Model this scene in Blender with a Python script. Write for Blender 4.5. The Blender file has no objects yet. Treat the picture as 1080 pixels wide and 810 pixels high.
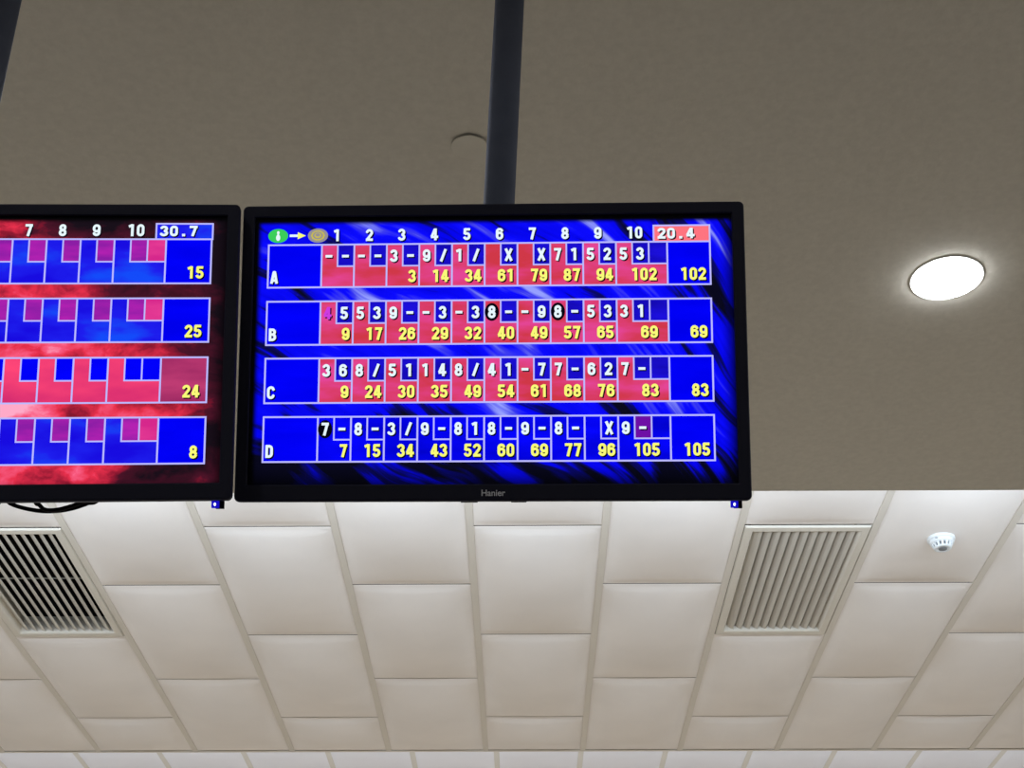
import bpy, bmesh, math, random
from mathutils import Vector, Matrix, Euler

random.seed(7)
PI = math.pi
sc = bpy.context.scene
col = sc.collection
vs = sc.view_settings
sc.display_settings.display_device = 'sRGB'
vs.view_transform = 'Standard'
vs.look = 'None'
vs.gamma = 1.0
vs.use_curve_mapping = False
vs.exposure = 0.0

# ------------------------------------------------------------------ materials
def lin(c):
    out = []
    for v in c[:3]:
        v = v / 255.0
        out.append(v / 12.92 if v <= 0.04045 else ((v + 0.055) / 1.055) ** 2.4)
    return (*out, 1.0)

class NT:
    """small helper around a node tree"""
    def __init__(self, name):
        self.m = bpy.data.materials.new(name)
        self.m.use_nodes = True
        self.t = self.m.node_tree
        self.t.nodes.clear()
        self.out = self.t.nodes.new('ShaderNodeOutputMaterial')
    def n(self, kind, **kw):
        nd = self.t.nodes.new(kind)
        for k, v in kw.items():
            if hasattr(nd, k) and k not in ('Scale',):
                setattr(nd, k, v)
            else:
                nd.inputs[k].default_value = v
        return nd
    def l(self, a, b):
        self.t.links.new(a, b)
    def ramp(self, src, stops, interp='LINEAR'):
        r = self.t.nodes.new('ShaderNodeValToRGB')
        r.color_ramp.interpolation = interp
        els = r.color_ramp.elements
        while len(els) < len(stops):
            els.new(0.5)
        for e, (p, c) in zip(els, stops):
            e.position = p
            e.color = c
        self.l(src, r.inputs[0])
        return r.outputs[0]
    def math(self, op, a, b=None, clamp=False):
        nd = self.t.nodes.new('ShaderNodeMath')
        nd.operation = op
        nd.use_clamp = clamp
        for i, v in enumerate((a, b)):
            if v is None:
                continue
            if isinstance(v, (int, float)):
                nd.inputs[i].default_value = v
            else:
                self.l(v, nd.inputs[i])
        return nd.outputs[0]

def surf(name, rgb, rough=0.6, metal=0.0, spec=0.5, vary=0.0, vscale=6.0, bump=0.0, bscale=60.0, linear=None):
    t = NT(name)
    b = t.n('ShaderNodeBsdfPrincipled')
    c = linear if linear else lin(rgb)
    b.inputs['Base Color'].default_value = c
    b.inputs['Roughness'].default_value = rough
    b.inputs['Metallic'].default_value = metal
    b.inputs['Specular IOR Level'].default_value = spec
    co = t.n('ShaderNodeTexCoord')
    if vary:
        no = t.n('ShaderNodeTexNoise')
        no.inputs['Scale'].default_value = vscale
        no.inputs['Detail'].default_value = 5
        t.l(co.outputs['Object'], no.inputs['Vector'])
        lo = tuple(v * (1 - vary) for v in c[:3]) + (1,)
        hi = tuple(min(1, v * (1 + vary)) for v in c[:3]) + (1,)
        t.l(t.ramp(no.outputs['Fac'], [(0.3, lo), (0.7, hi)]), b.inputs['Base Color'])
    if bump:
        n2 = t.n('ShaderNodeTexNoise')
        n2.inputs['Scale'].default_value = bscale
        n2.inputs['Detail'].default_value = 4
        t.l(co.outputs['Object'], n2.inputs['Vector'])
        bp = t.n('ShaderNodeBump')
        bp.inputs['Strength'].default_value = bump
        bp.inputs['Distance'].default_value = 0.01
        t.l(n2.outputs['Fac'], bp.inputs['Height'])
        t.l(bp.outputs['Normal'], b.inputs['Normal'])
    t.l(b.outputs[0], t.out.inputs[0])
    return t.m

def glow(name, rgb, strength=1.0):
    t = NT(name)
    e = t.n('ShaderNodeEmission')
    e.inputs[0].default_value = lin(rgb)
    e.inputs[1].default_value = strength
    t.l(e.outputs[0], t.out.inputs[0])
    return t.m

def glow_mix(name, a, b, scale=9.0, rot=0.5, stretch=4.0, lo=0.35, hi=0.65, mid=None):
    """picture pixels on a screen: two display colours drifting into each other in slanted streaks"""
    t = NT(name)
    co = t.n('ShaderNodeTexCoord')
    mp = t.n('ShaderNodeMapping')
    mp.inputs['Rotation'].default_value = (0, 0, rot)
    mp.inputs['Scale'].default_value = (1.0, stretch, 1.0)
    t.l(co.outputs['Object'], mp.inputs['Vector'])
    no = t.n('ShaderNodeTexNoise')
    no.inputs['Scale'].default_value = scale
    no.inputs['Detail'].default_value = 4
    t.l(mp.outputs[0], no.inputs['Vector'])
    st = [(lo, lin(a)), (hi, lin(b))]
    if mid:
        st = [(lo, lin(a)), ((lo + hi) / 2, lin(mid)), (hi, lin(b))]
    c = t.ramp(no.outputs['Fac'], st)
    e = t.n('ShaderNodeEmission')
    t.l(c, e.inputs[0])
    t.l(e.outputs[0], t.out.inputs[0])
    return t.m

def screen_fade(t, co, x0, x1, y0, y1, sx, sy0, sy1):
    """the displayed picture runs out into black at its borders"""
    sep = t.n('ShaderNodeSeparateXYZ')
    t.l(co, sep.inputs[0])
    def edge(v, a, b):
        m = t.n('ShaderNodeMapRange')
        m.interpolation_type = 'SMOOTHSTEP'
        m.inputs['From Min'].default_value = a
        m.inputs['From Max'].default_value = b
        t.l(v, m.inputs[0])
        return m.outputs[0]
    f = edge(sep.outputs[0], x0, x0 + sx)
    f = t.math('MULTIPLY', f, edge(sep.outputs[0], x1, x1 - 3.0 * sx))
    f = t.math('MULTIPLY', f, edge(sep.outputs[1], y0, y0 + sy0))
    f = t.math('MULTIPLY', f, edge(sep.outputs[1], y1, y1 - sy1))
    return f

def screen_blue():
    t = NT('screen_picture_blue')
    co = t.n('ShaderNodeTexCoord').outputs['Object']
    # broad diagonal strokes that steepen towards the right
    warp = t.n('ShaderNodeTexNoise')
    warp.inputs['Scale'].default_value = 4.0
    warp.inputs['Detail'].default_value = 2
    t.l(co, warp.inputs['Vector'])
    sp = t.n('ShaderNodeSeparateXYZ')
    t.l(co, sp.inputs[0])
    X, Y = sp.outputs[0], sp.outputs[1]
    r = t.math('MAXIMUM', t.math('SUBTRACT', X, 0.08), 0.0)
    w = t.math('ADD', t.math('ADD', Y, t.math('MULTIPLY', X, 0.55)), t.math('MULTIPLY', t.math('MULTIPLY', r, r), 1.7))
    w = t.math('ADD', w, t.math('MULTIPLY', warp.outputs['Fac'], 0.10))
    def streak(fx, fw, det):
        cb = t.n('ShaderNodeCombineXYZ')
        t.l(t.math('MULTIPLY', X, fx), cb.inputs[0])
        t.l(t.math('MULTIPLY', w, fw), cb.inputs[1])
        nn = t.n('ShaderNodeTexNoise')
        nn.inputs['Scale'].default_value = 1.0
        nn.inputs['Detail'].default_value = det
        t.l(cb.outputs[0], nn.inputs['Vector'])
        return nn.outputs['Fac']
    n1o, n2o = streak(5.0, 16.0, 2.0), streak(8.0, 80.0, 3.0)
    v = t.math('ADD', t.math('MULTIPLY', n1o, 0.95), t.math('MULTIPLY', n2o, 0.30))
    v = t.math('ADD', v, t.math('MULTIPLY', t.math('MINIMUM', t.math('ADD', Y, 0.06), 0.0), 0.9))
    # brightest in the middle of the picture
    mp3 = t.n('ShaderNodeMapping')
    mp3.inputs['Location'].default_value = (-0.05, -0.02, 0)
    mp3.inputs['Scale'].default_value = (2.2, 3.3, 1.0)
    t.l(co, mp3.inputs['Vector'])
    ln = t.n('ShaderNodeVectorMath', operation='LENGTH')
    t.l(mp3.outputs[0], ln.inputs[0])
    v = t.math('ADD', v, t.math('MULTIPLY', ln.outputs['Value'], -0.11))
    c = t.ramp(v, [(0.38, lin((6, 6, 26))), (0.44, lin((6, 6, 110))), (0.48, lin((2, 2, 235))), (0.60, lin((8, 8, 255))),
                   (0.66, lin((60, 60, 240))), (0.74, lin((150, 160, 255)))])
    f = screen_fade(t, co, -0.376, 0.386, -0.222, 0.212, 0.010, 0.045, 0.008)
    e = t.n('ShaderNodeEmission')
    t.l(c, e.inputs[0])
    t.l(f, e.inputs[1])
    base = t.n('ShaderNodeBsdfPrincipled')
    base.inputs['Base Color'].default_value = lin((12, 13, 20))
    base.inputs['Roughness'].default_value = 0.45
    base.inputs['Specular IOR Level'].default_value = 0.05
    sh = t.n('ShaderNodeAddShader')
    t.l(e.outputs[0], sh.inputs[0]); t.l(base.outputs[0], sh.inputs[1])
    t.l(sh.outputs[0], t.out.inputs[0])
    return t.m

def screen_red():
    t = NT('screen_picture_red')
    co = t.n('ShaderNodeTexCoord').outputs['Object']
    warp = t.n('ShaderNodeTexNoise')
    warp.inputs['Scale'].default_value = 6.0
    warp.inputs['Detail'].default_value = 5
    t.l(co, warp.inputs['Vector'])
    ad = t.n('ShaderNodeVectorMath', operation='MULTIPLY_ADD')
    t.l(warp.outputs['Color'], ad.inputs[0])
    ad.inputs[1].default_value = (0.10, 0.10, 0)
    t.l(co, ad.inputs[2])
    mp = t.n('ShaderNodeMapping')
    mp.inputs['Location'].default_value = (0.9, 0.35, 0.0)
    mp.inputs['Scale'].default_value = (7.0, 11.0, 1.0)
    t.l(ad.outputs[0], mp.inputs['Vector'])
    n1 = t.n('ShaderNodeTexNoise')
    n1.inputs['Scale'].default_value = 1.0
    n1.inputs['Detail'].default_value = 6
    n1.inputs['Roughness'].default_value = 0.6
    t.l(mp.outputs[0], n1.inputs['Vector'])
    mp3 = t.n('ShaderNodeMapping')
    mp3.inputs['Location'].default_value = (-0.16, 0.17, 0)
    mp3.inputs['Scale'].default_value = (2.7, 2.7, 1.0)
    t.l(co, mp3.inputs['Vector'])
    ln = t.n('ShaderNodeVectorMath', operation='LENGTH')
    t.l(mp3.outputs[0], ln.inputs[0])
    v = t.math('ADD', n1.outputs['Fac'], t.math('MULTIPLY', t.math('SUBTRACT', 0.50, ln.outputs['Value']), 0.48))
    c = t.ramp(v, [(0.26, lin((22, 12, 22))), (0.40, lin((74, 18, 38))), (0.48, lin((150, 25, 50))), (0.57, lin((232, 48, 76))),
                   (0.65, lin((250, 92, 130))), (0.74, lin((255, 170, 200)))])
    f = screen_fade(t, co, -0.40, 0.390, -0.225, 0.214, 0.010, 0.022, 0.008)
    e = t.n('ShaderNodeEmission')
    t.l(c, e.inputs[0])
    t.l(f, e.inputs[1])
    base = t.n('ShaderNodeBsdfPrincipled')
    base.inputs['Base Color'].default_value = lin((12, 13, 20))
    base.inputs['Roughness'].default_value = 0.45
    base.inputs['Specular IOR Level'].default_value = 0.05
    sh = t.n('ShaderNodeAddShader')
    t.l(e.outputs[0], sh.inputs[0]); t.l(base.outputs[0], sh.inputs[1])
    t.l(sh.outputs[0], t.out.inputs[0])
    return t.m

def wood_floor():
    t = NT('maple_lane_boards')
    b = t.n('ShaderNodeBsdfPrincipled')
    co = t.n('ShaderNodeTexCoord')
    br = t.n('ShaderNodeTexBrick')
    mp = t.n('ShaderNodeMapping')
    mp.inputs['Rotation'].default_value = (0, 0, PI / 2)
    t.l(co.outputs['Object'], mp.inputs['Vector'])
    t.l(mp.outputs[0], br.inputs['Vector'])
    br.inputs['Color1'].default_value = (0.60, 0.54, 0.46, 1)
    br.inputs['Color2'].default_value = (0.54, 0.48, 0.40, 1)
    br.inputs['Mortar'].default_value = (0.26, 0.22, 0.17, 1)
    br.inputs['Scale'].default_value = 1.0
    br.inputs['Brick Width'].default_value = 2.0
    br.inputs['Row Height'].default_value = 0.10
    br.inputs['Mortar Size'].default_value = 0.002
    t.l(br.outputs['Color'], b.inputs['Base Color'])
    b.inputs['Roughness'].default_value = 0.45
    t.l(b.outputs[0], t.out.inputs[0])
    return t.m

M = {}
M['soffit'] = surf('taupe_plaster', None, 0.9, spec=0.1, vary=0.05, vscale=55, bump=0.06, bscale=140, linear=(0.51, 0.492, 0.435, 1))
M['patch'] = surf('taupe_cover_paint', None, 0.9, spec=0.1, vary=0.04, vscale=20, linear=(0.51, 0.492, 0.435, 1))
M['panel'] = surf('ivory_panel', None, 0.75, spec=0.2, vary=0.035, vscale=2.3, bump=0.05, bscale=30, linear=(0.80, 0.758, 0.718, 1))
M['panel_far'] = surf('white_panel', None, 0.75, spec=0.2, vary=0.02, vscale=2.3, linear=(0.80, 0.79, 0.82, 1))
M['rail'] = surf('cream_rail', None, 0.6, spec=0.3, linear=(0.66, 0.62, 0.55, 1))
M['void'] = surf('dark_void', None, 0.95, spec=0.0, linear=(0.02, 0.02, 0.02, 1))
M['bezel'] = surf('black_gloss_plastic', (40, 41, 53), 0.5, spec=0.06)
M['casing'] = surf('black_matte_plastic', (16, 16, 20), 0.6, spec=0.1)
M['pole'] = surf('charcoal_painted_steel', (84, 90, 106), 0.85, spec=0.08, vary=0.05, vscale=25)
M['vent'] = surf('cream_painted_aluminium', None, 0.55, spec=0.4, linear=(0.62, 0.58, 0.50, 1))
M['blade'] = surf('cream_vent_blade', None, 0.5, spec=0.4, linear=(0.52, 0.49, 0.43, 1))
M['white'] = surf('white_moulded_plastic', None, 0.4, spec=0.5, linear=(0.72, 0.75, 0.76, 1))
M['slot'] = surf('grey_slot', None, 0.8, linear=(0.16, 0.17, 0.18, 1))
M['rubber'] = surf('black_rubber', (10, 10, 12), 0.7, spec=0.1)
M['lamp'] = glow('lamp_diffuser', (250, 252, 255), 42.0)
M['rim'] = surf('white_lamp_rim', None, 0.5, spec=0.4, linear=(0.78, 0.78, 0.76, 1))
M['logo'] = surf('silver_print', (205, 207, 212), 0.4)
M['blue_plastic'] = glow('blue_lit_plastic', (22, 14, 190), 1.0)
M['led'] = glow('white_led', (235, 240, 255), 2.0)
M['picture_blue'] = screen_blue()
M['picture_red'] = screen_red()
M['line'] = glow('pixel_lavender', (188, 186, 255))
M['blue'] = glow_mix('pixel_blue', (0, 0, 236), (2, 2, 255), 6)
M['blue_row'] = glow_mix('pixel_blue_row', (2, 2, 205), (6, 6, 255), 8, 0.6, 3)
M['blue_box'] = glow_mix('pixel_blue_box', (20, 10, 178), (28, 16, 220), 10)
M['pink'] = glow_mix('pixel_pink', (208, 56, 72), (228, 70, 150), 8, -0.55, 3.5, 0.36, 0.62, (220, 62, 112))
M['purple_box'] = glow('pixel_purple', (110, 15, 165))
M['salmon'] = glow('pixel_salmon', (255, 116, 128))
M['text'] = glow('pixel_white', (232, 248, 255))
M['yellow'] = glow('pixel_yellow', (250, 250, 120))
M['magenta'] = glow('pixel_magenta', (205, 60, 225))
M['black'] = glow('pixel_black', (6, 6, 18))
M['green'] = glow('pixel_green', (60, 205, 90))
M['gold'] = glow('pixel_gold', (205, 190, 70))
M['grey_px'] = glow('pixel_grey', (150, 145, 150))
M['lblue'] = glow_mix('pixel_left_blue', (24, 12, 225), (20, 75, 250), 7, -0.3, 2.5, 0.38, 0.66, (30, 30, 238))
M['lpurple'] = glow_mix('pixel_left_purple', (140, 30, 165), (180, 34, 178), 12)
M['lpink'] = glow_mix('pixel_left_pink', (214, 40, 140), (232, 62, 150), 9)
M['lred'] = glow_mix('pixel_left_red', (215, 46, 112), (255, 70, 120), 6, -0.4, 2.5)
M['lmaroon'] = glow_mix('pixel_left_maroon', (160, 44, 100), (190, 60, 115), 8)

# ------------------------------------------------------------------ mesh helpers
def link(name, bm, mats, parent=None, smooth=False, recalc=True):
    if recalc:
        bmesh.ops.recalc_face_normals(bm, faces=bm.faces)
    me = bpy.data.meshes.new(name)
    bm.to_mesh(me)
    bm.free()
    for m in (mats if isinstance(mats, (list, tuple)) else [mats]):
        me.materials.append(M[m] if isinstance(m, str) else m)
    if smooth:
        for p in me.polygons:
            p.use_smooth = True
    o = bpy.data.objects.new(name, me)
    col.objects.link(o)
    if parent:
        o.parent = parent
    return o

def empty(name, loc=(0, 0, 0), rot=(0, 0, 0)):
    o = bpy.data.objects.new(name, None)
    o.location = loc
    o.rotation_euler = rot
    o.empty_display_size = 0.1
    col.objects.link(o)
    return o

def tag(o, label, cat, group=None):
    o['label'] = label
    o['category'] = cat
    if group:
        o['group'] = group
    return o

def struct(o):
    o['kind'] = 'structure'
    return o

def add_box(bm, x0, x1, y0, y1, z0, z1, mat=0):
    v = [bm.verts.new((x, y, z)) for z in (z0, z1) for y in (y0, y1) for x in (x0, x1)]
    fs = [(0, 1, 3, 2), (4, 6, 7, 5), (0, 4, 5, 1), (2, 3, 7, 6), (0, 2, 6, 4), (1, 5, 7, 3)]
    for f in fs:
        bm.faces.new([v[i] for i in f]).material_index = mat
    return v

def bridge(bm, a, b, mat=0):
    n = len(a)
    for i in range(n):
        bm.faces.new((a[i], a[(i + 1) % n], b[(i + 1) % n], b[i])).material_index = mat

def rrect(x0, x1, y0, y1, r, n=5):
    pts = []
    for cx, cy, a in ((x1 - r, y1 - r, 0), (x0 + r, y1 - r, 90), (x0 + r, y0 + r, 180), (x1 - r, y0 + r, 270)):
        for i in range(n + 1):
            t = math.radians(a + 90 * i / n)
            pts.append((cx + r * math.cos(t), cy + r * math.sin(t)))
    return pts

def loop(bm, pts, z):
    return [bm.verts.new((x, y, z)) for x, y in pts]

def lathe(bm, prof, n=48, cap_end=True, cap_start=False, mat=0):
    rings = []
    for r, z in prof:
        rings.append([bm.verts.new((r * math.cos(2 * PI * i / n), r * math.sin(2 * PI * i / n), z)) for i in range(n)])
    for a, b in zip(rings, rings[1:]):
        bridge(bm, a, b, mat)
    if cap_end:
        bm.faces.new(rings[-1]).material_index = mat
    if cap_start:
        bm.faces.new(rings[0]).material_index = mat
    return rings

def tube(bm, pts, r, n=12, caps=True):
    pts = [Vector(p) for p in pts]
    rings = []
    up = Vector((0, 0, 1))
    for i, p in enumerate(pts):
        d = (pts[min(i + 1, len(pts) - 1)] - pts[max(i - 1, 0)]).normalized()
        s = d.cross(up if abs(d.dot(up)) < 0.95 else Vector((0, 1, 0))).normalized()
        u = s.cross(d).normalized()
        rr = r[i] if isinstance(r, (list, tuple)) else r
        rings.append([bm.verts.new(p + s * rr * math.cos(2 * PI * k / n) + u * rr * math.sin(2 * PI * k / n)) for k in range(n)])
    for a, b in zip(rings, rings[1:]):
        bridge(bm, a, b)
    if caps:
        bm.faces.new(rings[0]); bm.faces.new(list(reversed(rings[-1])))

def spline(pts, n=10):
    pts = [Vector(p) for p in pts]
    out = []
    for i in range(len(pts) - 1):
        p0, p1, p2, p3 = pts[max(i - 1, 0)], pts[i], pts[i + 1], pts[min(i + 2, len(pts) - 1)]
        for k in range(n):
            t = k / n
            out.append(0.5 * ((2 * p1) + (p2 - p0) * t + (2 * p0 - 5 * p1 + 4 * p2 - p3) * t * t + (3 * p1 - p0 - 3 * p2 + p3) * t ** 3))
    out.append(pts[-1])
    return out

# ------------------------------------------------------------------ lettering (bold condensed strokes)
def arc(cx, cy, rx, ry, a0, a1, n=14):
    return [(cx + rx * math.cos(math.radians(a0 + (a1 - a0) * i / n)), cy + ry * math.sin(math.radians(a0 + (a1 - a0) * i / n))) for i in range(n + 1)]

six = [arc(.31, .69, .20, .20, 10, 180) + arc(.31, .31, .20, .20, 180, 360) + arc(.31, .39, .20, .20, 0, 150)]
G = {
    '0': [arc(.31, .70, .19, .20, 0, 180) + arc(.31, .30, .19, .20, 180, 360) + [(.50, .70)]],
    '1': [[(.08, .80), (.36, .93)], [(.36, 1.0), (.36, 0.0)]],
    '2': [arc(.31, .69, .20, .21, 175, -25) + [(.13, .10)], [(.03, .10), (.60, .10)]],
    '3': [arc(.29, .71, .19, .19, 170, -85), arc(.29, .30, .21, .20, 85, -170)],
    '4': [[(.40, 1.0), (.40, 0.0)], [(.36, .95), (.09, .30)], [(.03, .29), (.62, .29)]],
    '5': [[(.56, .90), (.10, .90)], [(.15, .95), (.13, .50)], arc(.29, .33, .21, .23, 140, -165)],
    '6': six,
    '7': [[(.03, .90), (.60, .90)], [(.48, .92), (.25, 0.0)]],
    '8': [arc(.31, .71, .175, .19, 0, 360), arc(.31, .30, .20, .20, 0, 360)],
    '9': [[(.62 - x, 1.0 - y) for x, y in six[0]]],
    '/': [[(.14, .0), (.50, 1.0)]],
    'X': [[(.08, .0), (.54, 1.0)], [(.54, .0), (.08, 1.0)]],
    '-': [[(.04, .50), (.58, .50)]],
    '.': [[(.20, .10), (.42, .10)]],
    'A': [[(.10, .0), (.27, .92), (.35, .92), (.52, .0)], [(.15, .26), (.47, .26)]],
    'B': [[(.12, 1.0), (.12, 0.0)], [(.10, .90)] + arc(.30, .71, .17, .19, 90, -90) + [(.14, .52)], [(.10, .10)] + list(reversed(arc(.30, .31, .20, .21, 90, -90))) + [(.14, .52)]],
    'C': [arc(.31, .70, .20, .20, 0, 180) + arc(.31, .30, .20, .20, 180, 360)],
    'D': [[(.12, 1.0), (.12, 0.0)], [(.10, .90)] + arc(.29, .69, .21, .21, 90, 0) + arc(.29, .31, .21, .21, 0, -90) + [(.10, .10)]],
}
ADV = 0.69

def quad(bm, x0, x1, y0, y1, z, mat):
    v = [bm.verts.new(p) for p in ((x0, y0, z), (x1, y0, z), (x1, y1, z), (x0, y1, z))]
    bm.faces.new(v).material_index = mat

def disc(bm, cx, cy, rx, ry, z, mat, n=24):
    v = [bm.verts.new((cx + rx * math.cos(2 * PI * i / n), cy + ry * math.sin(2 * PI * i / n), z)) for i in range(n)]
    bm.faces.new(v).material_index = mat

def strokes(bm, lines, x, y, h, wd, z, mat, half=0.105):
    """lines in glyph units laid out with lower left (x, y), height h, width factor wd"""
    for pl in lines:
        P = [Vector((x + px * h * wd, y + py * h)) for px, py in pl]
        hw = half * h
        for i, (a, b) in enumerate(zip(P, P[1:])):
            d = b - a
            if d.length < 1e-7:
                continue
            d.normalize()
            s = Vector((-d.y, d.x)) * hw
            v = [bm.verts.new((q.x, q.y, z)) for q in (a + s, a - s, b - s, b + s)]
            bm.faces.new(v).material_index = mat
            if i:
                disc(bm, a.x, a.y, hw, hw, z, mat, 10)

def word(bm, s, x, y, h, mat, shadow, z, align='l', wd=1.0, half=0.105):
    adv = ADV * h * wd
    W = adv * len(s) - (ADV - .62) * h * wd
    if align == 'r':
        x -= W
    elif align == 'c':
        x -= W / 2
    for i, ch in enumerate(s):
        if ch in G:
            if shadow is not None:
                strokes(bm, G[ch], x + i * adv + .0018, y - .0018, h, wd, z, shadow, half + .01)
            strokes(bm, G[ch], x + i * adv, y, h, wd, z + .0003, mat, half)

def frame_lines(bm, x0, x1, y0, y1, w, z, mat):
    quad(bm, x0 - w / 2, x1 + w / 2, y0 - w / 2, y0 + w / 2, z, mat)
    quad(bm, x0 - w / 2, x1 + w / 2, y1 - w / 2, y1 + w / 2, z, mat)
    quad(bm, x0 - w / 2, x0 + w / 2, y0, y1, z, mat)
    quad(bm, x1 - w / 2, x1 + w / 2, y0, y1, z, mat)

# ------------------------------------------------------------------ the room
SOF, TIL, UPP = 3.90, 4.457, 4.93
SOF_Y, TIL_Y = 4.262, 8.549
XL, XR, YB, YF = -5.5, 5.5, -4.5, 14.0

bm = bmesh.new(); add_box(bm, XL, XR, 2.8, YF, -0.1, 0.0)
struct(link('floor', bm, wood_floor()))
M['dark_floor'] = surf('dark_near_floor', None, 0.95, spec=0.05, vary=0.3, vscale=40, bump=0.2, bscale=300, linear=(0.06, 0.06, 0.07, 1))  # unseen near floor, made dark to cut bounce onto the soffit above
bm = bmesh.new(); add_box(bm, XL, XR, YB, 2.8, -0.1, 0.0)
struct(link('floor', bm, 'dark_floor'))
M['wall'] = surf('warm_wall_paint', None, 0.85, vary=0.03, linear=(0.60, 0.58, 0.55, 1))
for nm, b in (('wall_left', (XL - .1, XL, YB, YF, 0, 5.1)), ('wall_right', (XR, XR + .1, YB, YF, 0, 5.1)),
              ('wall_back', (XL - .1, XR + .1, YB - .1, YB, 0, 5.1)), ('wall_front', (XL - .1, XR + .1, YF, YF + .1, 0, 5.1))):
    bm = bmesh.new(); add_box(bm, *b); struct(link(nm, bm, 'wall'))

# plaster soffit: underside, and the fascia that rises to the panelled ceiling behind it
bm = bmesh.new()
add_box(bm, XL, XR, YB, SOF_Y, SOF, SOF + 0.06)
add_box(bm, XL, XR, SOF_Y - 0.06, SOF_Y, SOF + 0.06, 5.1)
soffit = struct(link('ceiling', bm, 'soffit'))

PX, X0 = 0.5955, -0.2285            # panel width and one panel seam
PY, Y0 = 1.194, 5.578
RAIL = 0.030
VENTS = {(2, 0), (-4, 0)}

def panel(bm, x0, x1, y0, y1, z, sag, nx=16, ny=26):
    # flat flange round the edge, then a pillow that bellies downward
    fx, fy, r = .010, .024, .050
    def ts(n, L, f):
        a = [0, f * .25, f * .6, f, f + .1 * r, f + .25 * r, f + .45 * r, f + .7 * r, f + r]
        inner = [a[-1] + (L - 2 * a[-1]) * i / (n - 1) for i in range(1, n - 1)]
        return a + inner + [L - v for v in reversed(a)]
    lx, ly = x1 - x0, y1 - y0
    xs, ys = ts(nx, lx, fx), ts(ny, ly, fy)
    rows = []
    for y in ys:
        row = []
        for x in xs:
            u = min(1, abs(x - lx / 2) / (lx / 2 - fx))
            v = min(1, abs(y - ly / 2) / (ly / 2 - fy))
            dx, dy = min(x, lx - x) - fx, min(y, ly - y) - fy
            # distance to the rounded pillow outline
            qx, qy = max(r - dx, 0), max(r - dy, 0)
            d = max(0.0, min(1.0, (r - math.hypot(qx, qy)) / r)) if (qx or qy) else 1.0
            ed = d * d * (3 - 2 * d) * .35 + math.sqrt(max(0, 1 - (1 - d) ** 2)) * .65
            rim = .003 * min(1.0, min(min(x, lx - x) / (.6 * fx), min(y, ly - y) / (.6 * fy)))
            h = rim + ed * (.005 + sag * (1 - u ** 2.3) * (1 - v ** 2.0))
            row.append(bm.verts.new((x0 + x, y0 + y, z - h)))
        rows.append(row)
    for a, b in zip(rows, rows[1:]):
        for i in range(len(a) - 1):
            bm.faces.new((a[i], a[i + 1], b[i + 1], b[i]))

bm = bmesh.new()
for k in range(-9, 10):
    xa, xb = X0 + k * PX + RAIL / 2, X0 + (k + 1) * PX - RAIL / 2
    if xb < XL + .1 or xa > XR - .1:
        continue
    off = 0 if k % 2 == 0 else 0.5
    for j in range(-2, 4):
        ya, yb = Y0 + (j + off) * PY + .003, Y0 + (j + off + 1) * PY - .003
        ya, yb = max(ya, SOF_Y + .02), min(yb, TIL_Y - .01)
        if yb - ya < 0.15 or (k, j) in VENTS and off == 0:
            continue
        full = (yb - ya) / PY
        panel(bm, xa, xb, ya, yb, TIL, (0.048 + random.uniform(-.004, .004)) * min(1, 0.4 + full * .6))
tile_ceiling = struct(link('ceiling', bm, 'panel', smooth=True, recalc=False))
for p in tile_ceiling.data.polygons:
    pass
tile_ceiling.data.flip_normals()

for k in range(-9, 10):
    x = X0 + k * PX
    if XL + .05 < x < XR - .05:
        bm = bmesh.new()
        h = RAIL / 2 + .001
        add_box(bm, x - h, x + h, SOF_Y, TIL_Y, TIL - .004, TIL + .004)
        add_box(bm, x - .003, x + .003, SOF_Y, TIL_Y, TIL + .004, TIL + .04)
        link('runner', bm, 'rail', tile_ceiling)

# slab above the panels (closes the plenum), edge upstand, far higher ceiling
bm = bmesh.new()
add_box(bm, XL, XR, TIL_Y - .004, TIL_Y + .02, TIL - .004, 5.1)
struct(link('trim_1', bm, 'rail'))
bm = bmesh.new()
add_box(bm, XL, XR, SOF_Y - .06, TIL_Y + .02, 4.95, 5.1)
for k, j in ((0, 0),):
    pass
struct(link('ceiling', bm, 'void'))

bm = bmesh.new()
PU, XU = 0.6055, -0.189
for k in range(-9, 10):
    xa, xb = XU + k * PU + .016, XU + (k + 1) * PU - .016
    if xb < XL or xa > XR:
        continue
    xa, xb = max(xa, XL), min(xb, XR)
    for j in range(-1, 4):
        ya, yb = 9.2 + j * 1.2, 9.2 + (j + 1) * 1.2 - .01
        ya, yb = max(ya, TIL_Y + .03), min(yb, YF)
        panel(bm, xa, xb, ya, yb, UPP, .012, 8, 10)
far_ceiling = struct(link('ceiling', bm, 'panel_far', smooth=True, recalc=False))
far_ceiling.data.flip_normals()
for k in range(-9, 10):
    x = XU + k * PU
    if XL + .05 < x < XR - .05:
        bm = bmesh.new()
        add_box(bm, x - .019, x + .019, TIL_Y + .02, YF, UPP - .003, UPP + .02)
        link('runner', bm, 'rail', far_ceiling)
bm = bmesh.new()
add_box(bm, XL, XR, TIL_Y + .02, YF, UPP + .03, 5.1)
struct(link('ceiling', bm, 'void'))

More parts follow.
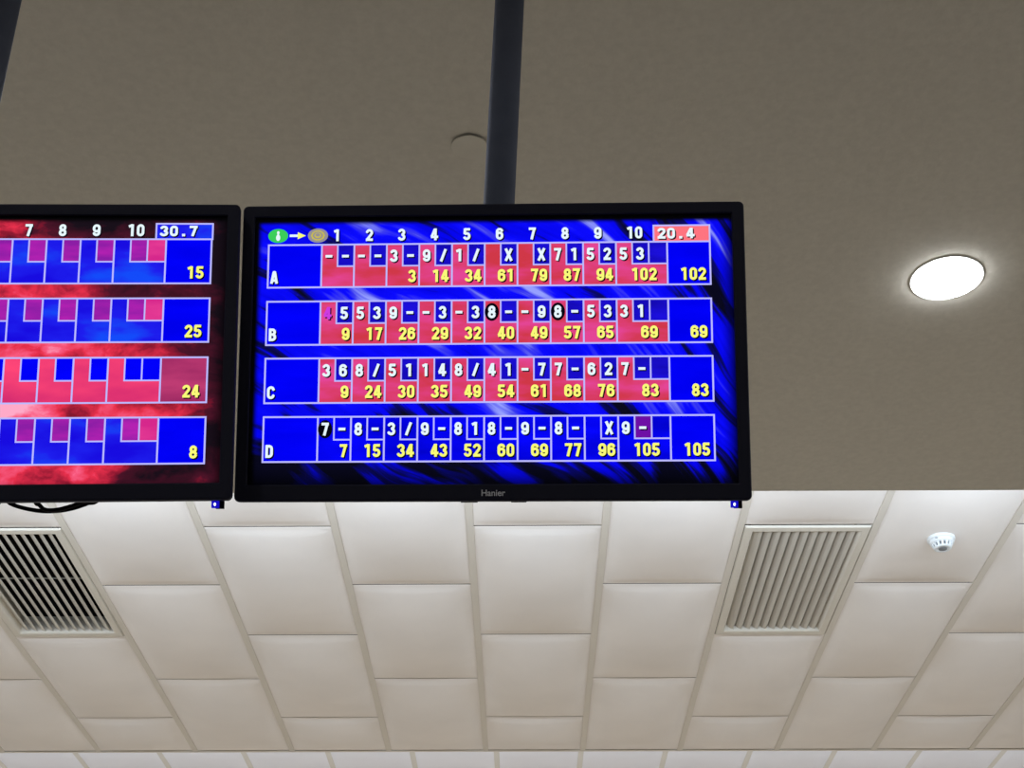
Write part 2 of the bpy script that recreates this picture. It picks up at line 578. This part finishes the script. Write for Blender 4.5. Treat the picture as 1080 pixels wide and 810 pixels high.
# ------------------------------------------------------------------ air vents (a full panel slot each)
def vent(k, label):
    xa, xb = X0 + k * PX + RAIL / 2 + .004, X0 + (k + 1) * PX - RAIL / 2 - .004
    ya, yb = Y0 + .006, Y0 + PY - .006
    cx, cy = (xa + xb) / 2, (ya + yb) / 2
    W, L = (xb - xa) / 2, (yb - ya) / 2
    t = tag(empty('air_vent', (cx, cy, TIL)), label, 'vent')
    fw, fl = .040, .048
    bm = bmesh.new()
    prof = [(0, .0), (.004, -.010), (fw - .006, -.010), (fw, -.004), (fw + .013, .05)]
    rings = []
    for d, z in prof:
        dl = d * fl / fw
        e = W - d - (.022 if z > .04 else 0)          # the right-hand lip slopes further in
        rings.append(loop(bm, [(-W + d, -L + dl), (e, -L + dl), (e, L - dl), (-W + d, L - dl)], z))
    for a, b in zip(rings, rings[1:]):
        bridge(bm, a, b)
    link('frame', bm, 'vent', t)
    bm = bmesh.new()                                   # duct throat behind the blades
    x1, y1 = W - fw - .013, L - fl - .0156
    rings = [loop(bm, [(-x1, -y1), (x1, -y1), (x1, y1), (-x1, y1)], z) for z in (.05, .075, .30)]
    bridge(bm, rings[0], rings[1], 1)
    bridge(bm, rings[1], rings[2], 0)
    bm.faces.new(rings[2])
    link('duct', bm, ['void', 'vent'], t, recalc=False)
    bm = bmesh.new()                                   # tie rod across the middle
    tube(bm, [(-x1, 0, .038), (x1, 0, .038)], .004, 8)
    link('tie_rod', bm, 'blade', t)
    x1, y1 = W - fw - .004, L - fl - .004
    n = 11
    pitch = (2 * x1 - .012) / (n + .12)
    proto = None
    for i in range(n):
        x = -x1 + pitch * (i + .92)
        if proto is None:
            bm = bmesh.new()
            a = math.radians(44)
            ln, th = .058, .0035
            d = Vector((-math.sin(a), math.cos(a)))     # up and to the left
            s = Vector((d.y, -d.x))
            sec = []
            for u, b in ((0, .006), (.25, .0), (.5, -.002), (.75, .0), (1, .004)):
                sec.append(d * ln * u + s * b)
            ring = [p + s * th / 2 for p in sec] + [p - s * th / 2 for p in reversed(sec)]
            A = [bm.verts.new((p.x, -y1, p.y)) for p in ring]
            B = [bm.verts.new((p.x, y1, p.y)) for p in ring]
            bridge(bm, A, B)
            bm.faces.new(A); bm.faces.new(list(reversed(B)))
            proto = o = link('blade', bm, 'blade', t)
        else:
            o = proto.copy()
            col.objects.link(o)
        o.location = (x, 0, -.004)
    return t

vent(2, 'cream slatted ceiling vent right of the televisions, its slats looking shut')
vent(-4, 'cream slatted ceiling vent under the red television, dark gaps between slats')

# ------------------------------------------------------------------ downlight, detector, cover plate
t = tag(empty('downlight', (1.153, 3.074, SOF)), 'round white downlight, switched on, in the taupe ceiling', 'ceiling light')
bm = bmesh.new()
lathe(bm, [(.0985, 0), (.0978, -.0025), (.0965, -.0032), (.083, -.0008)], 64, cap_end=False)
link('rim', bm, 'rim', t)
bm = bmesh.new()
lathe(bm, [(.0822, -.002), (.0812, -.009), (.077, -.0135), (.066, -.016), (.045, -.0175), (.02, -.018)], 64)
link('diffuser', bm, 'lamp', t, smooth=True)

t = tag(empty('smoke_detector', (1.838, 5.605, TIL - .050)), 'small white smoke detector on an ivory ceiling panel', 'smoke detector')
bm = bmesh.new()
lathe(bm, [(.058, .012), (.060, 0), (.060, -.016), (.057, -.020)], 48)
link('base', bm, 'white', t, smooth=True)
bm = bmesh.new()
lathe(bm, [(.050, -.018), (.054, -.022), (.052, -.032), (.046, -.036)], 48)
link('body', bm, 'white', t, smooth=True)
bm = bmesh.new()
lathe(bm, [(.038, -.034), (.036, -.050)], 40)
link('sensor_chamber', bm, 'slot', t)
for i in range(14):
    bm = bmesh.new()
    a = 2 * PI * i / 14
    p = []
    for r, z in ((.0462, -.034), (.0385, -.053), (.034, -.053), (.036, -.034)):
        p.append((r, z))
    vv = []
    for da in (-.10, .10):
        vv.append([bm.verts.new((r * math.cos(a + da), r * math.sin(a + da), z)) for r, z in p])
    bridge(bm, vv[0], vv[1])
    bm.faces.new(vv[0]); bm.faces.new(list(reversed(vv[1])))
    link('rib', bm, 'white', t)
bm = bmesh.new()
lathe(bm, [(.040, -.052), (.037, -.057), (.026, -.058), (.024, -.056), (.010, -.0565)], 40)
link('cap', bm, 'white', t, smooth=True)
bm = bmesh.new()
lathe(bm, [(.019, -.0555), (.018, -.0595), (.006, -.060)], 24)
link('grille', bm, 'slot', t)
bm = bmesh.new()
add_box(bm, -.040, -.028, -.047, -.0445, -.028, -.0245)
link('indicator', bm, 'slot', t)

t = tag(empty('cover_plate', (-.122, 2.545, SOF), (math.radians(3.2), 0, 0)),
        'round taupe blanking cover on the ceiling beside the central pole, one edge hanging loose', 'ceiling cover')
bm = bmesh.new()
lathe(bm, [(.043, -.002), (.0445, -.0032), (.0435, -.0044), (.020, -.0046)], 48, cap_start=True)
o = link('disc', bm, 'patch', t, smooth=False)
bm = bmesh.new()
lathe(bm, [(.012, -.003), (.012, .012), (.006, .02)], 20, cap_start=True)
link('spring_clip', bm, 'rail', t)
o.location.z = .0002

# ------------------------------------------------------------------ televisions
TW, TH = .80, .4757
def make_tv(loc, rot, picture, label):
    t = tag(empty('television', loc, rot), label, 'television')
    hw, hh = TW / 2, TH / 2
    # bezel: rounded front frame
    bm = bmesh.new()
    def R(i, r, z):
        return loop(bm, rrect(-hw + i, hw - i, -hh + i, hh - i, r), z)
    ix0, ix1, iy0, iy1 = -.3806, .3803, -.2115, .2185
    rings = [R(.004, .006, -.016), R(0, .008, -.012), R(0, .008, -.003), R(.0012, .007, -.0008), R(.0035, .006, 0)]
    rings.append(loop(bm, rrect(ix0 - .0015, ix1 + .0015, iy0 - .0015, iy1 + .0015, .002), 0))
    rings.append(loop(bm, rrect(ix0, ix1, iy0, iy1, .001), -.0015))
    rings.append(loop(bm, rrect(ix0, ix1, iy0, iy1, .001), -.006))
    for a, b in zip(rings, rings[1:]):
        bridge(bm, a, b)
    link('bezel', bm, 'bezel', t)
    # casing: stepped back shell
    bm = bmesh.new()
    rings = [R(.006, .006, -.012), R(.008, .008, -.022), R(.022, .012, -.034), R(.05, .02, -.040)]
    bx = .25
    rings.append(loop(bm, rrect(-bx, bx, -.17, .12, .02), -.042))
    rings.append(loop(bm, rrect(-bx + .012, bx - .012, -.16, .108, .02), -.070))
    for a, b in zip(rings, rings[1:]):
        bridge(bm, a, b)
    bm.faces.new(rings[-1]); bm.faces.new(list(reversed(rings[0])))
    link('casing', bm, 'casing', t)
    # screen
    bm = bmesh.new()
    add_box(bm, ix0 - .001, ix1 + .001, iy0 - .001, iy1 + .001, -.008, -.0042)
    s = link('screen', bm, picture, t)
    # infrared receiver clipped to the lower edge
    bm = bmesh.new()
    v = add_box(bm, .374, .3865, -hh - .0105, -hh + .004, -.022, -.0165)
    o = link('receiver', bm, 'rubber', t)
    bm = bmesh.new()
    add_box(bm, .3685, .3795, -hh - .0100, -hh + .0005, -.0165, -.0100)
    o2 = link('lens', bm, 'blue_plastic', o)
    bm = bmesh.new()
    pts = [(.3738 + .0017 * math.cos(a), -hh - .0052 + .0024 * math.sin(a)) for a in [2 * PI * i / 20 for i in range(20)]]
    a = loop(bm, pts, -.0100); b = loop(bm, pts, -.0088)
    bridge(bm, a, b); bm.faces.new(b)
    link('light', bm, 'led', o)
    for x0, x1 in ((-.048, -.022), (.030, .054)):
        bm = bmesh.new()
        add_box(bm, x0, x1, -hh - .0008, -hh + .001, -.0165, -.010)
        link('button', bm, 'casing', t)
    # wall plate on the back
    bm = bmesh.new()
    add_box(bm, -.11, .11, -.10, .09, -.078, -.0695)
    link('mounting_plate', bm, 'casing', t)
    return t, s

Z1 = -.0038      # fills
Z2, Z3, Z4 = Z1 + .0004, Z1 + .0008, Z1 + .0012

def score_grid(s, label, name, throws, scores, total, y1, y0, xs0, xn, step, xt, xe, m, circ=(), rows_fill='pink', box='blue_box', tot='blue', last=None, sub10=None, txt=True, tcol='yellow'):
    """one player's strip: name cell, ten frames with throw boxes, total cell"""
    mats = [rows_fill, box, tot, 'line', 'text', tcol, 'black', 'magenta', last or box, sub10 or box]
    bm = bmesh.new()
    H = y1 - y0
    lw = .0027
    quad(bm, xs0, xn, y0, y1, Z1, 2)
    quad(bm, xn, xt, y0, y1, Z1, 0)
    quad(bm, xt, xe, y0, y1, Z1, 2)
    ym = y1 - .51 * H
    for k in range(10):
        x = xn + k * step
        xr = xt if k == 9 else x + step
        cells = [(x + .0255, x + .0255 + .0262 if k == 9 else xr)]
        if k == 9:
            cells.append((x + .0517, xr))
        for i, (a, b) in enumerate(cells):
            mi = 1
            if k == 9:
                mi = 9 if i == 0 else 8
            quad(bm, a, b, ym, y1, Z2, mi)
            quad(bm, a - lw * .45, a + lw * .45, ym, y1, Z3, 3)
            quad(bm, a - lw * .45, b, ym - lw * .45, ym + lw * .45, Z3, 3)
        if k:
            quad(bm, x - lw / 2, x + lw / 2, y0, y1, Z3, 3)
    for x in (xn, xt):
        quad(bm, x - lw / 2, x + lw / 2, y0, y1, Z3, 3)
    frame_lines(bm, xs0, xe, y0, y1, lw, Z3, 3)
    h = .0202
    if throws:
        for k, tr in enumerate(throws):
            x = xn + k * step
            for i, ch in enumerate(tr):
                cx = x + (.0116, .0380, .064)[i]
                cy = y1 - .275 * H
                sp = (k, i) in circ
                if sp:
                    disc(bm, cx, cy, .0112, .0145, Z3 + .0001, 6)
                mag = (name == 'B' and k == 0 and i == 0)
                word(bm, ch, cx, cy - h / 2, h, 7 if mag else 4, 6, Z4, 'c')
    if scores:
        for k, v in enumerate(scores):
            x = xn + k * step
            xr = x + (.0640 if k == 9 else .0472)
            word(bm, v, xr, y1 - .755 * H - h / 2, h, 5, 6, Z4, 'r')
    word(bm, total, xt + (.0605 if txt else .0505), y1 - .755 * H - h / 2, h, 5, 6, Z4, 'r')
    if name:
        word(bm, name, xs0 + .0040, y1 - .765 * H - h / 2, h, 4, 6, Z4)
    o = link('score_row', bm, mats, s, recalc=False)
    if label:
        o['label'] = label
    return o

# right-hand (central) television
TV1 = ((-.04618, 1.83663, 2.81716), (PI / 2 + .40889, -.0152, -.03017))
def tv_rot(yaw, tilt, roll):
    return (Matrix.Rotation(yaw, 4, 'Z') @ Matrix.Rotation(PI / 2 + tilt, 4, 'X') @ Matrix.Rotation(roll, 4, 'Z')).to_euler()

tv, scr = make_tv((-.04618, 1.83663, 2.81716), tv_rot(-.03017, .40889, -.01516), 'picture_blue',
                  'black television whose blue screen shows bowling scores for players A to D')
def frame_number(txt, x, y, h, s):
    bm = bmesh.new()
    word(bm, txt, x, y - h / 2, h, 0, 1, Z2, 'c')
    return link('frame_number', bm, ['text', 'black'], s, recalc=False)
def counter_box(txt, x0, x1, y0, y1, fill, s, label):
    bm = bmesh.new()
    quad(bm, x0, x1, y0, y1, Z1, 1)
    frame_lines(bm, x0, x1, y0, y1, .0027, Z3, 0)
    word(bm, txt, x0 + .0056, y0 + .0050, .0172, 2, 3, Z4, 'l', 1.28, .12)
    o = link('counter_box', bm, ['line', fill, 'text', 'black'], s, recalc=False)
    o['label'] = label
    return o
for k in range(10):
    frame_number(str(k + 1), .2262 if k == 9 else -.272 + k * .05207 + .0236, .1885, .0195, scr)
counter_box('20.4', .2565, .345, .173, .1995, 'salmon', scr, 'salmon box reading 20.4')
bm = bmesh.new()
disc(bm, -.343, .1885, .0160, .0115, Z1, 0, 32)
disc(bm, -.3430, .1937, .0022, .0026, Z2, 1)
disc(bm, -.3430, .1853, .0034, .0052, Z2, 1)
quad(bm, -.3445, -.3415, .188, .193, Z2, 1)
link('pin_icon', bm, ['green', 'text'], scr, recalc=False)['label'] = 'green oval with white bowling pin'
bm = bmesh.new()
quad(bm, -.3245, -.3115, .1866, .1906, Z1, 0)
v = [bm.verts.new(p) for p in ((-.3115, .1828, Z1), (-.2985, .1886, Z1), (-.3115, .1944, Z1))]
bm.faces.new(v).material_index = 1
link('arrow_icon', bm, ['text', 'yellow'], scr, recalc=False)['label'] = 'white and yellow arrow pointing right'
bm = bmesh.new()
disc(bm, -.2790, .1885, .0162, .0118, Z1, 0, 32)
disc(bm, -.2790, .1885, .0112, .0084, Z2, 1, 10)
disc(bm, -.2790, .1885, .0084, .0064, Z3, 0, 20)
disc(bm, -.2790, .1885, .0056, .0043, Z4, 1, 20)
disc(bm, -.2790, .1892, .0038, .0028, Z4 + .0002, 0, 16)
link('coin_icon', bm, ['grey_px', 'gold'], scr, recalc=False)['label'] = 'grey and gold oval'
geo = dict(xs0=-.3575, xn=-.272, step=.05207, xt=.2775, xe=.345, m=None)
score_grid(scr, 'pink score row of player A', 'A', ['--', '--', '3-', '9/', '1/', ' X', ' X', '71', '52', '53'],
           ['', '', '3', '14', '34', '61', '79', '87', '94', '102'], '102', .173, .1033, **geo)
score_grid(scr, 'pink score row of player B', 'B', ['45', '53', '9-', '-3', '-3', '8-', '-9', '8-', '53', '31'],
           ['9', '17', '26', '29', '32', '40', '49', '57', '65', '69'], '69', .0803, .0101, circ={(5, 0), (7, 0)}, **geo)
score_grid(scr, 'pink score row of player C', 'C', ['36', '8/', '51', '14', '8/', '41', '-7', '7-', '62', '7-'],
           ['9', '24', '30', '35', '49', '54', '61', '68', '76', '83'], '83', -.0117, -.0829, **geo)
score_grid(scr, 'blue score row of player D', 'D', ['7-', '8-', '3/', '9-', '81', '8-', '9-', '8-', ' X', '9-'],
           ['7', '15', '34', '43', '52', '60', '69', '77', '96', '105'], '105', -.1050, -.1757, circ={(0, 0)},
           rows_fill='blue_row', box='blue_row', last='blue_row', sub10='purple_box', **geo)
# maker's name on the lower bezel
cu = bpy.data.curves.new('brand_name', 'FONT')
cu.body = 'Hanier'
cu.size = .0125
cu.align_x = 'CENTER'
cu.align_y = 'CENTER'
cu.extrude = .0002
cu.offset = .0002
tmp = bpy.data.objects.new('brand_name', cu)
col.objects.link(tmp)
bpy.context.view_layer.update()
dg = bpy.context.evaluated_depsgraph_get()
me = bpy.data.meshes.new_from_object(tmp.evaluated_get(dg))
bpy.data.objects.remove(tmp)
me.materials.clear(); me.materials.append(M['logo'])
lo = bpy.data.objects.new('brand_name', me)
xs = [v.co.x for v in me.vertices]
k = .0368 / (max(xs) - min(xs))
lo.scale = (k, k * 1.0, 1)
lo.location = (.0026, -.2256, .0003)
col.objects.link(lo)
lo.parent = tv

# left-hand television
tv2, scr2 = make_tv((-.84043, 1.78644, 2.78827), tv_rot(.06708, .32547, .03905), 'picture_red',
                    'black television whose red screen shows totals 15, 25, 24 and 8')
for k in range(6, 10):
    frame_number(str(k + 1), .2380 if k == 9 else -.2663 + k * .0524 + .0236, .1944, .0200, scr2)
counter_box('30.7', .2695, .3577, .1793, .2052, 'lblue', scr2, 'blue box reading 30.7')
geo = dict(xs0=-.3520, xn=-.2663, step=.0524, xt=.2855, xe=.3565, m=None, throws=None, scores=None, name='', txt=True)
for tot, y1, y0 in (('15', .1793, .1060), ('25', .0815, .0105), ('8', -.1092, -.1813)):
    score_grid(scr2, 'blue score row with total ' + tot, total=tot, y1=y1, y0=y0, rows_fill='lblue', box='lpurple', tot='blue',
               last='lpink', **geo)
score_grid(scr2, 'red score row with total 24', total='24', y1=-.0142, y0=-.0859, rows_fill='lred', box='blue', tot='lmaroon', **geo)

# ------------------------------------------------------------------ mounting poles
def pole(pa, pb, label):
    """pa, pb: two points on the pole's axis; runs from behind the television up to the soffit"""
    pa, pb = Vector(pa), Vector(pb)
    d = (pb - pa).normalized()
    lowp = pa + d * ((2.72 - pa.z) / d.z)
    top = pa + d * ((SOF + .004 - pa.z) / d.z)
    t = tag(empty('mounting_pole', lowp), label, 'pole')
    bm = bmesh.new()
    tube(bm, [Vector(), top - lowp], .0287, 40)
    o = link('tube', bm, 'pole', t)
    for p in o.data.polygons:
        p.use_smooth = len(p.vertices) == 4
    bm = bmesh.new()
    lathe(bm, [(.0290, -.030), (.034, -.014), (.075, -.008), (.078, 0)], 48, cap_end=True)
    o = link('flange', bm, 'pole', t)
    o.location = (top.x - lowp.x, top.y - lowp.y, SOF - lowp.z)
    return t, lowp, d

def ray(x, y):
    """direction through a photo point of the 1080 x 810 frame"""
    a = math.radians(33.21143)
    v = Vector(((x - 540) / 1500, -(y - 405) / 1500, -1))
    return (Matrix.Rotation(.0078086, 3, 'Z') @ Matrix.Rotation(PI / 2 + a, 3, 'X')) @ v

def at_y(x, y, Y):
    d = ray(x, y)
    return Vector((0, 0, 1.55)) + d * (Y / d.y)

p1, low1, d1 = pole(at_y(526.3, 213, 1.995), at_y(537.5, 0, 1.925), 'charcoal steel pole holding the blue-screened television, at centre')
p2, low2, d2 = pole(at_y(-16.5, 105, 1.965), at_y(6.3, 0, 1.925), 'charcoal steel pole at the upper left corner above the red television')

def bracket(t, lowp, d, tvo):
    """clamp and arm from pole to the plate on the television's back"""
    bpy.context.view_layer.update()
    plate = tvo.matrix_world @ Vector((0, -.005, -.077))
    c = lowp + d * ((plate.z + .03 - lowp.z) / d.z)
    bm = bmesh.new()
    tube(bm, [c - d * .03 - lowp, c + d * .03 - lowp], .036, 24)
    link('clamp', bm, 'casing', t)
    lx = max(-.09, min(.09, c.x - plate.x))
    q1, q2 = tvo.matrix_world @ Vector((lx, 0, -.11)), tvo.matrix_world @ Vector((lx, 0, -.0782))
    bm = bmesh.new()
    tube(bm, [c - lowp + (q1 - c).normalized() * .02, q1 - lowp, (q1 + q2) / 2 - lowp, q2 - lowp], .018, 16)
    link('arm', bm, 'casing', t)
bracket(p1, low1, d1, tv)
bracket(p2, low2, d2, tv2)

# ------------------------------------------------------------------ cables under the left television
def cable(pts, r, label):
    bm = bmesh.new()
    tube(bm, spline(pts, 10), r, 12)
    return tag(link('power_cable', bm, 'rubber', smooth=True), label, 'cable')
YC = 1.96
def c_at(x, y, Y=YC):
    return at_y(x, y, Y)
bpy.context.view_layer.update()
def tvp(x, y, z):
    return tv2.matrix_world @ Vector((x, y, z))
cable([tvp(-.06, -.125, -.0742), tvp(-.055, -.165, -.083), c_at(2, 525), c_at(12, 531.5), c_at(26, 536), c_at(44, 539), c_at(62, 538.7), c_at(78, 535.8), c_at(92, 531), c_at(105, 525.5), tvp(.215, -.165, -.083), tvp(.22, -.125, -.0739)], .0034,
      'black cable sagging in a wide loop below the red television')
Y2 = YC - .011
cable([tvp(.075, -.125, -.0736), tvp(.077, -.165, -.083), c_at(37, 527, Y2), c_at(41.5, 532.5, Y2), c_at(46.5, 537, Y2), c_at(54, 538, Y2), c_at(64, 536.8, Y2), c_at(76, 533.4, Y2), c_at(87, 529.4, Y2), c_at(97, 525, Y2), tvp(.190, -.165, -.083), tvp(.188, -.125, -.0737)], .0033,
      'short black cable dropping steeply onto the looped cable below the red television')

# ------------------------------------------------------------------ lamps and added fill lights
def area(name, loc, size, power, color, shape='DISK', size_y=None, rot=(0, 0, 0)):
    l = bpy.data.lights.new(name, 'AREA')
    l.shape = shape
    l.size = size
    if size_y:
        l.size_y = size_y
    l.energy = power
    l.color = color
    o = bpy.data.objects.new(name, l)
    o.location = loc
    o.rotation_euler = rot
    col.objects.link(o)
    return o
COOL, WARM, FILL_BLUE = (1.0, 0.985, 0.96), (1.0, 0.95, 0.87), (0.73, 0.855, 1.0)
for x in (-3.4, -1.15, 3.4):
    area('downlight_lamp', (x, 3.07, SOF - .01), .17, 64, COOL)
for x in (-3.4, -1.15, 1.15, 3.4):
    area('downlight_lamp', (x, 0.2, SOF - .01), .17, 10, COOL)
for x in (-3.6, -1.2, 1.2, 3.6):  # unseen fill lights, added to bounce light up off the far floor
    area('far_fill', (x, 12.2, UPP - .05), 1.2, 41, COOL, 'RECTANGLE', .3)
# unseen cool strips added behind each drop to brighten the next ceiling
area('ceiling_fill_strip', (0, SOF_Y + .03, SOF + .07), 10.6, 126, FILL_BLUE, 'RECTANGLE', .04, (math.radians(115), 0, 0))
area('ceiling_fill_strip', (0, TIL_Y + .05, TIL + .10), 10.6, 88, FILL_BLUE, 'RECTANGLE', .04, (math.radians(115), 0, 0))

w = bpy.data.worlds.new('world')
w.use_nodes = True
w.node_tree.nodes['Background'].inputs[0].default_value = (0.02, 0.02, 0.02, 1)
sc.world = w

# ------------------------------------------------------------------ camera
cam = bpy.data.cameras.new('camera')
cam.sensor_fit = 'HORIZONTAL'
cam.sensor_width = 36.0
cam.lens = 36.0 * 1500 / 1080
cam.clip_start = 0.05
co = bpy.data.objects.new('camera', cam)
co.location = (0, 0, 1.55)
co.rotation_euler = (PI / 2 + math.radians(33.21143), 0, .0078086)
col.objects.link(co)
sc.camera = co
sc.cycles.max_bounces = 10
sc.cycles.diffuse_bounces = 6
sc.cycles.use_denoising = True
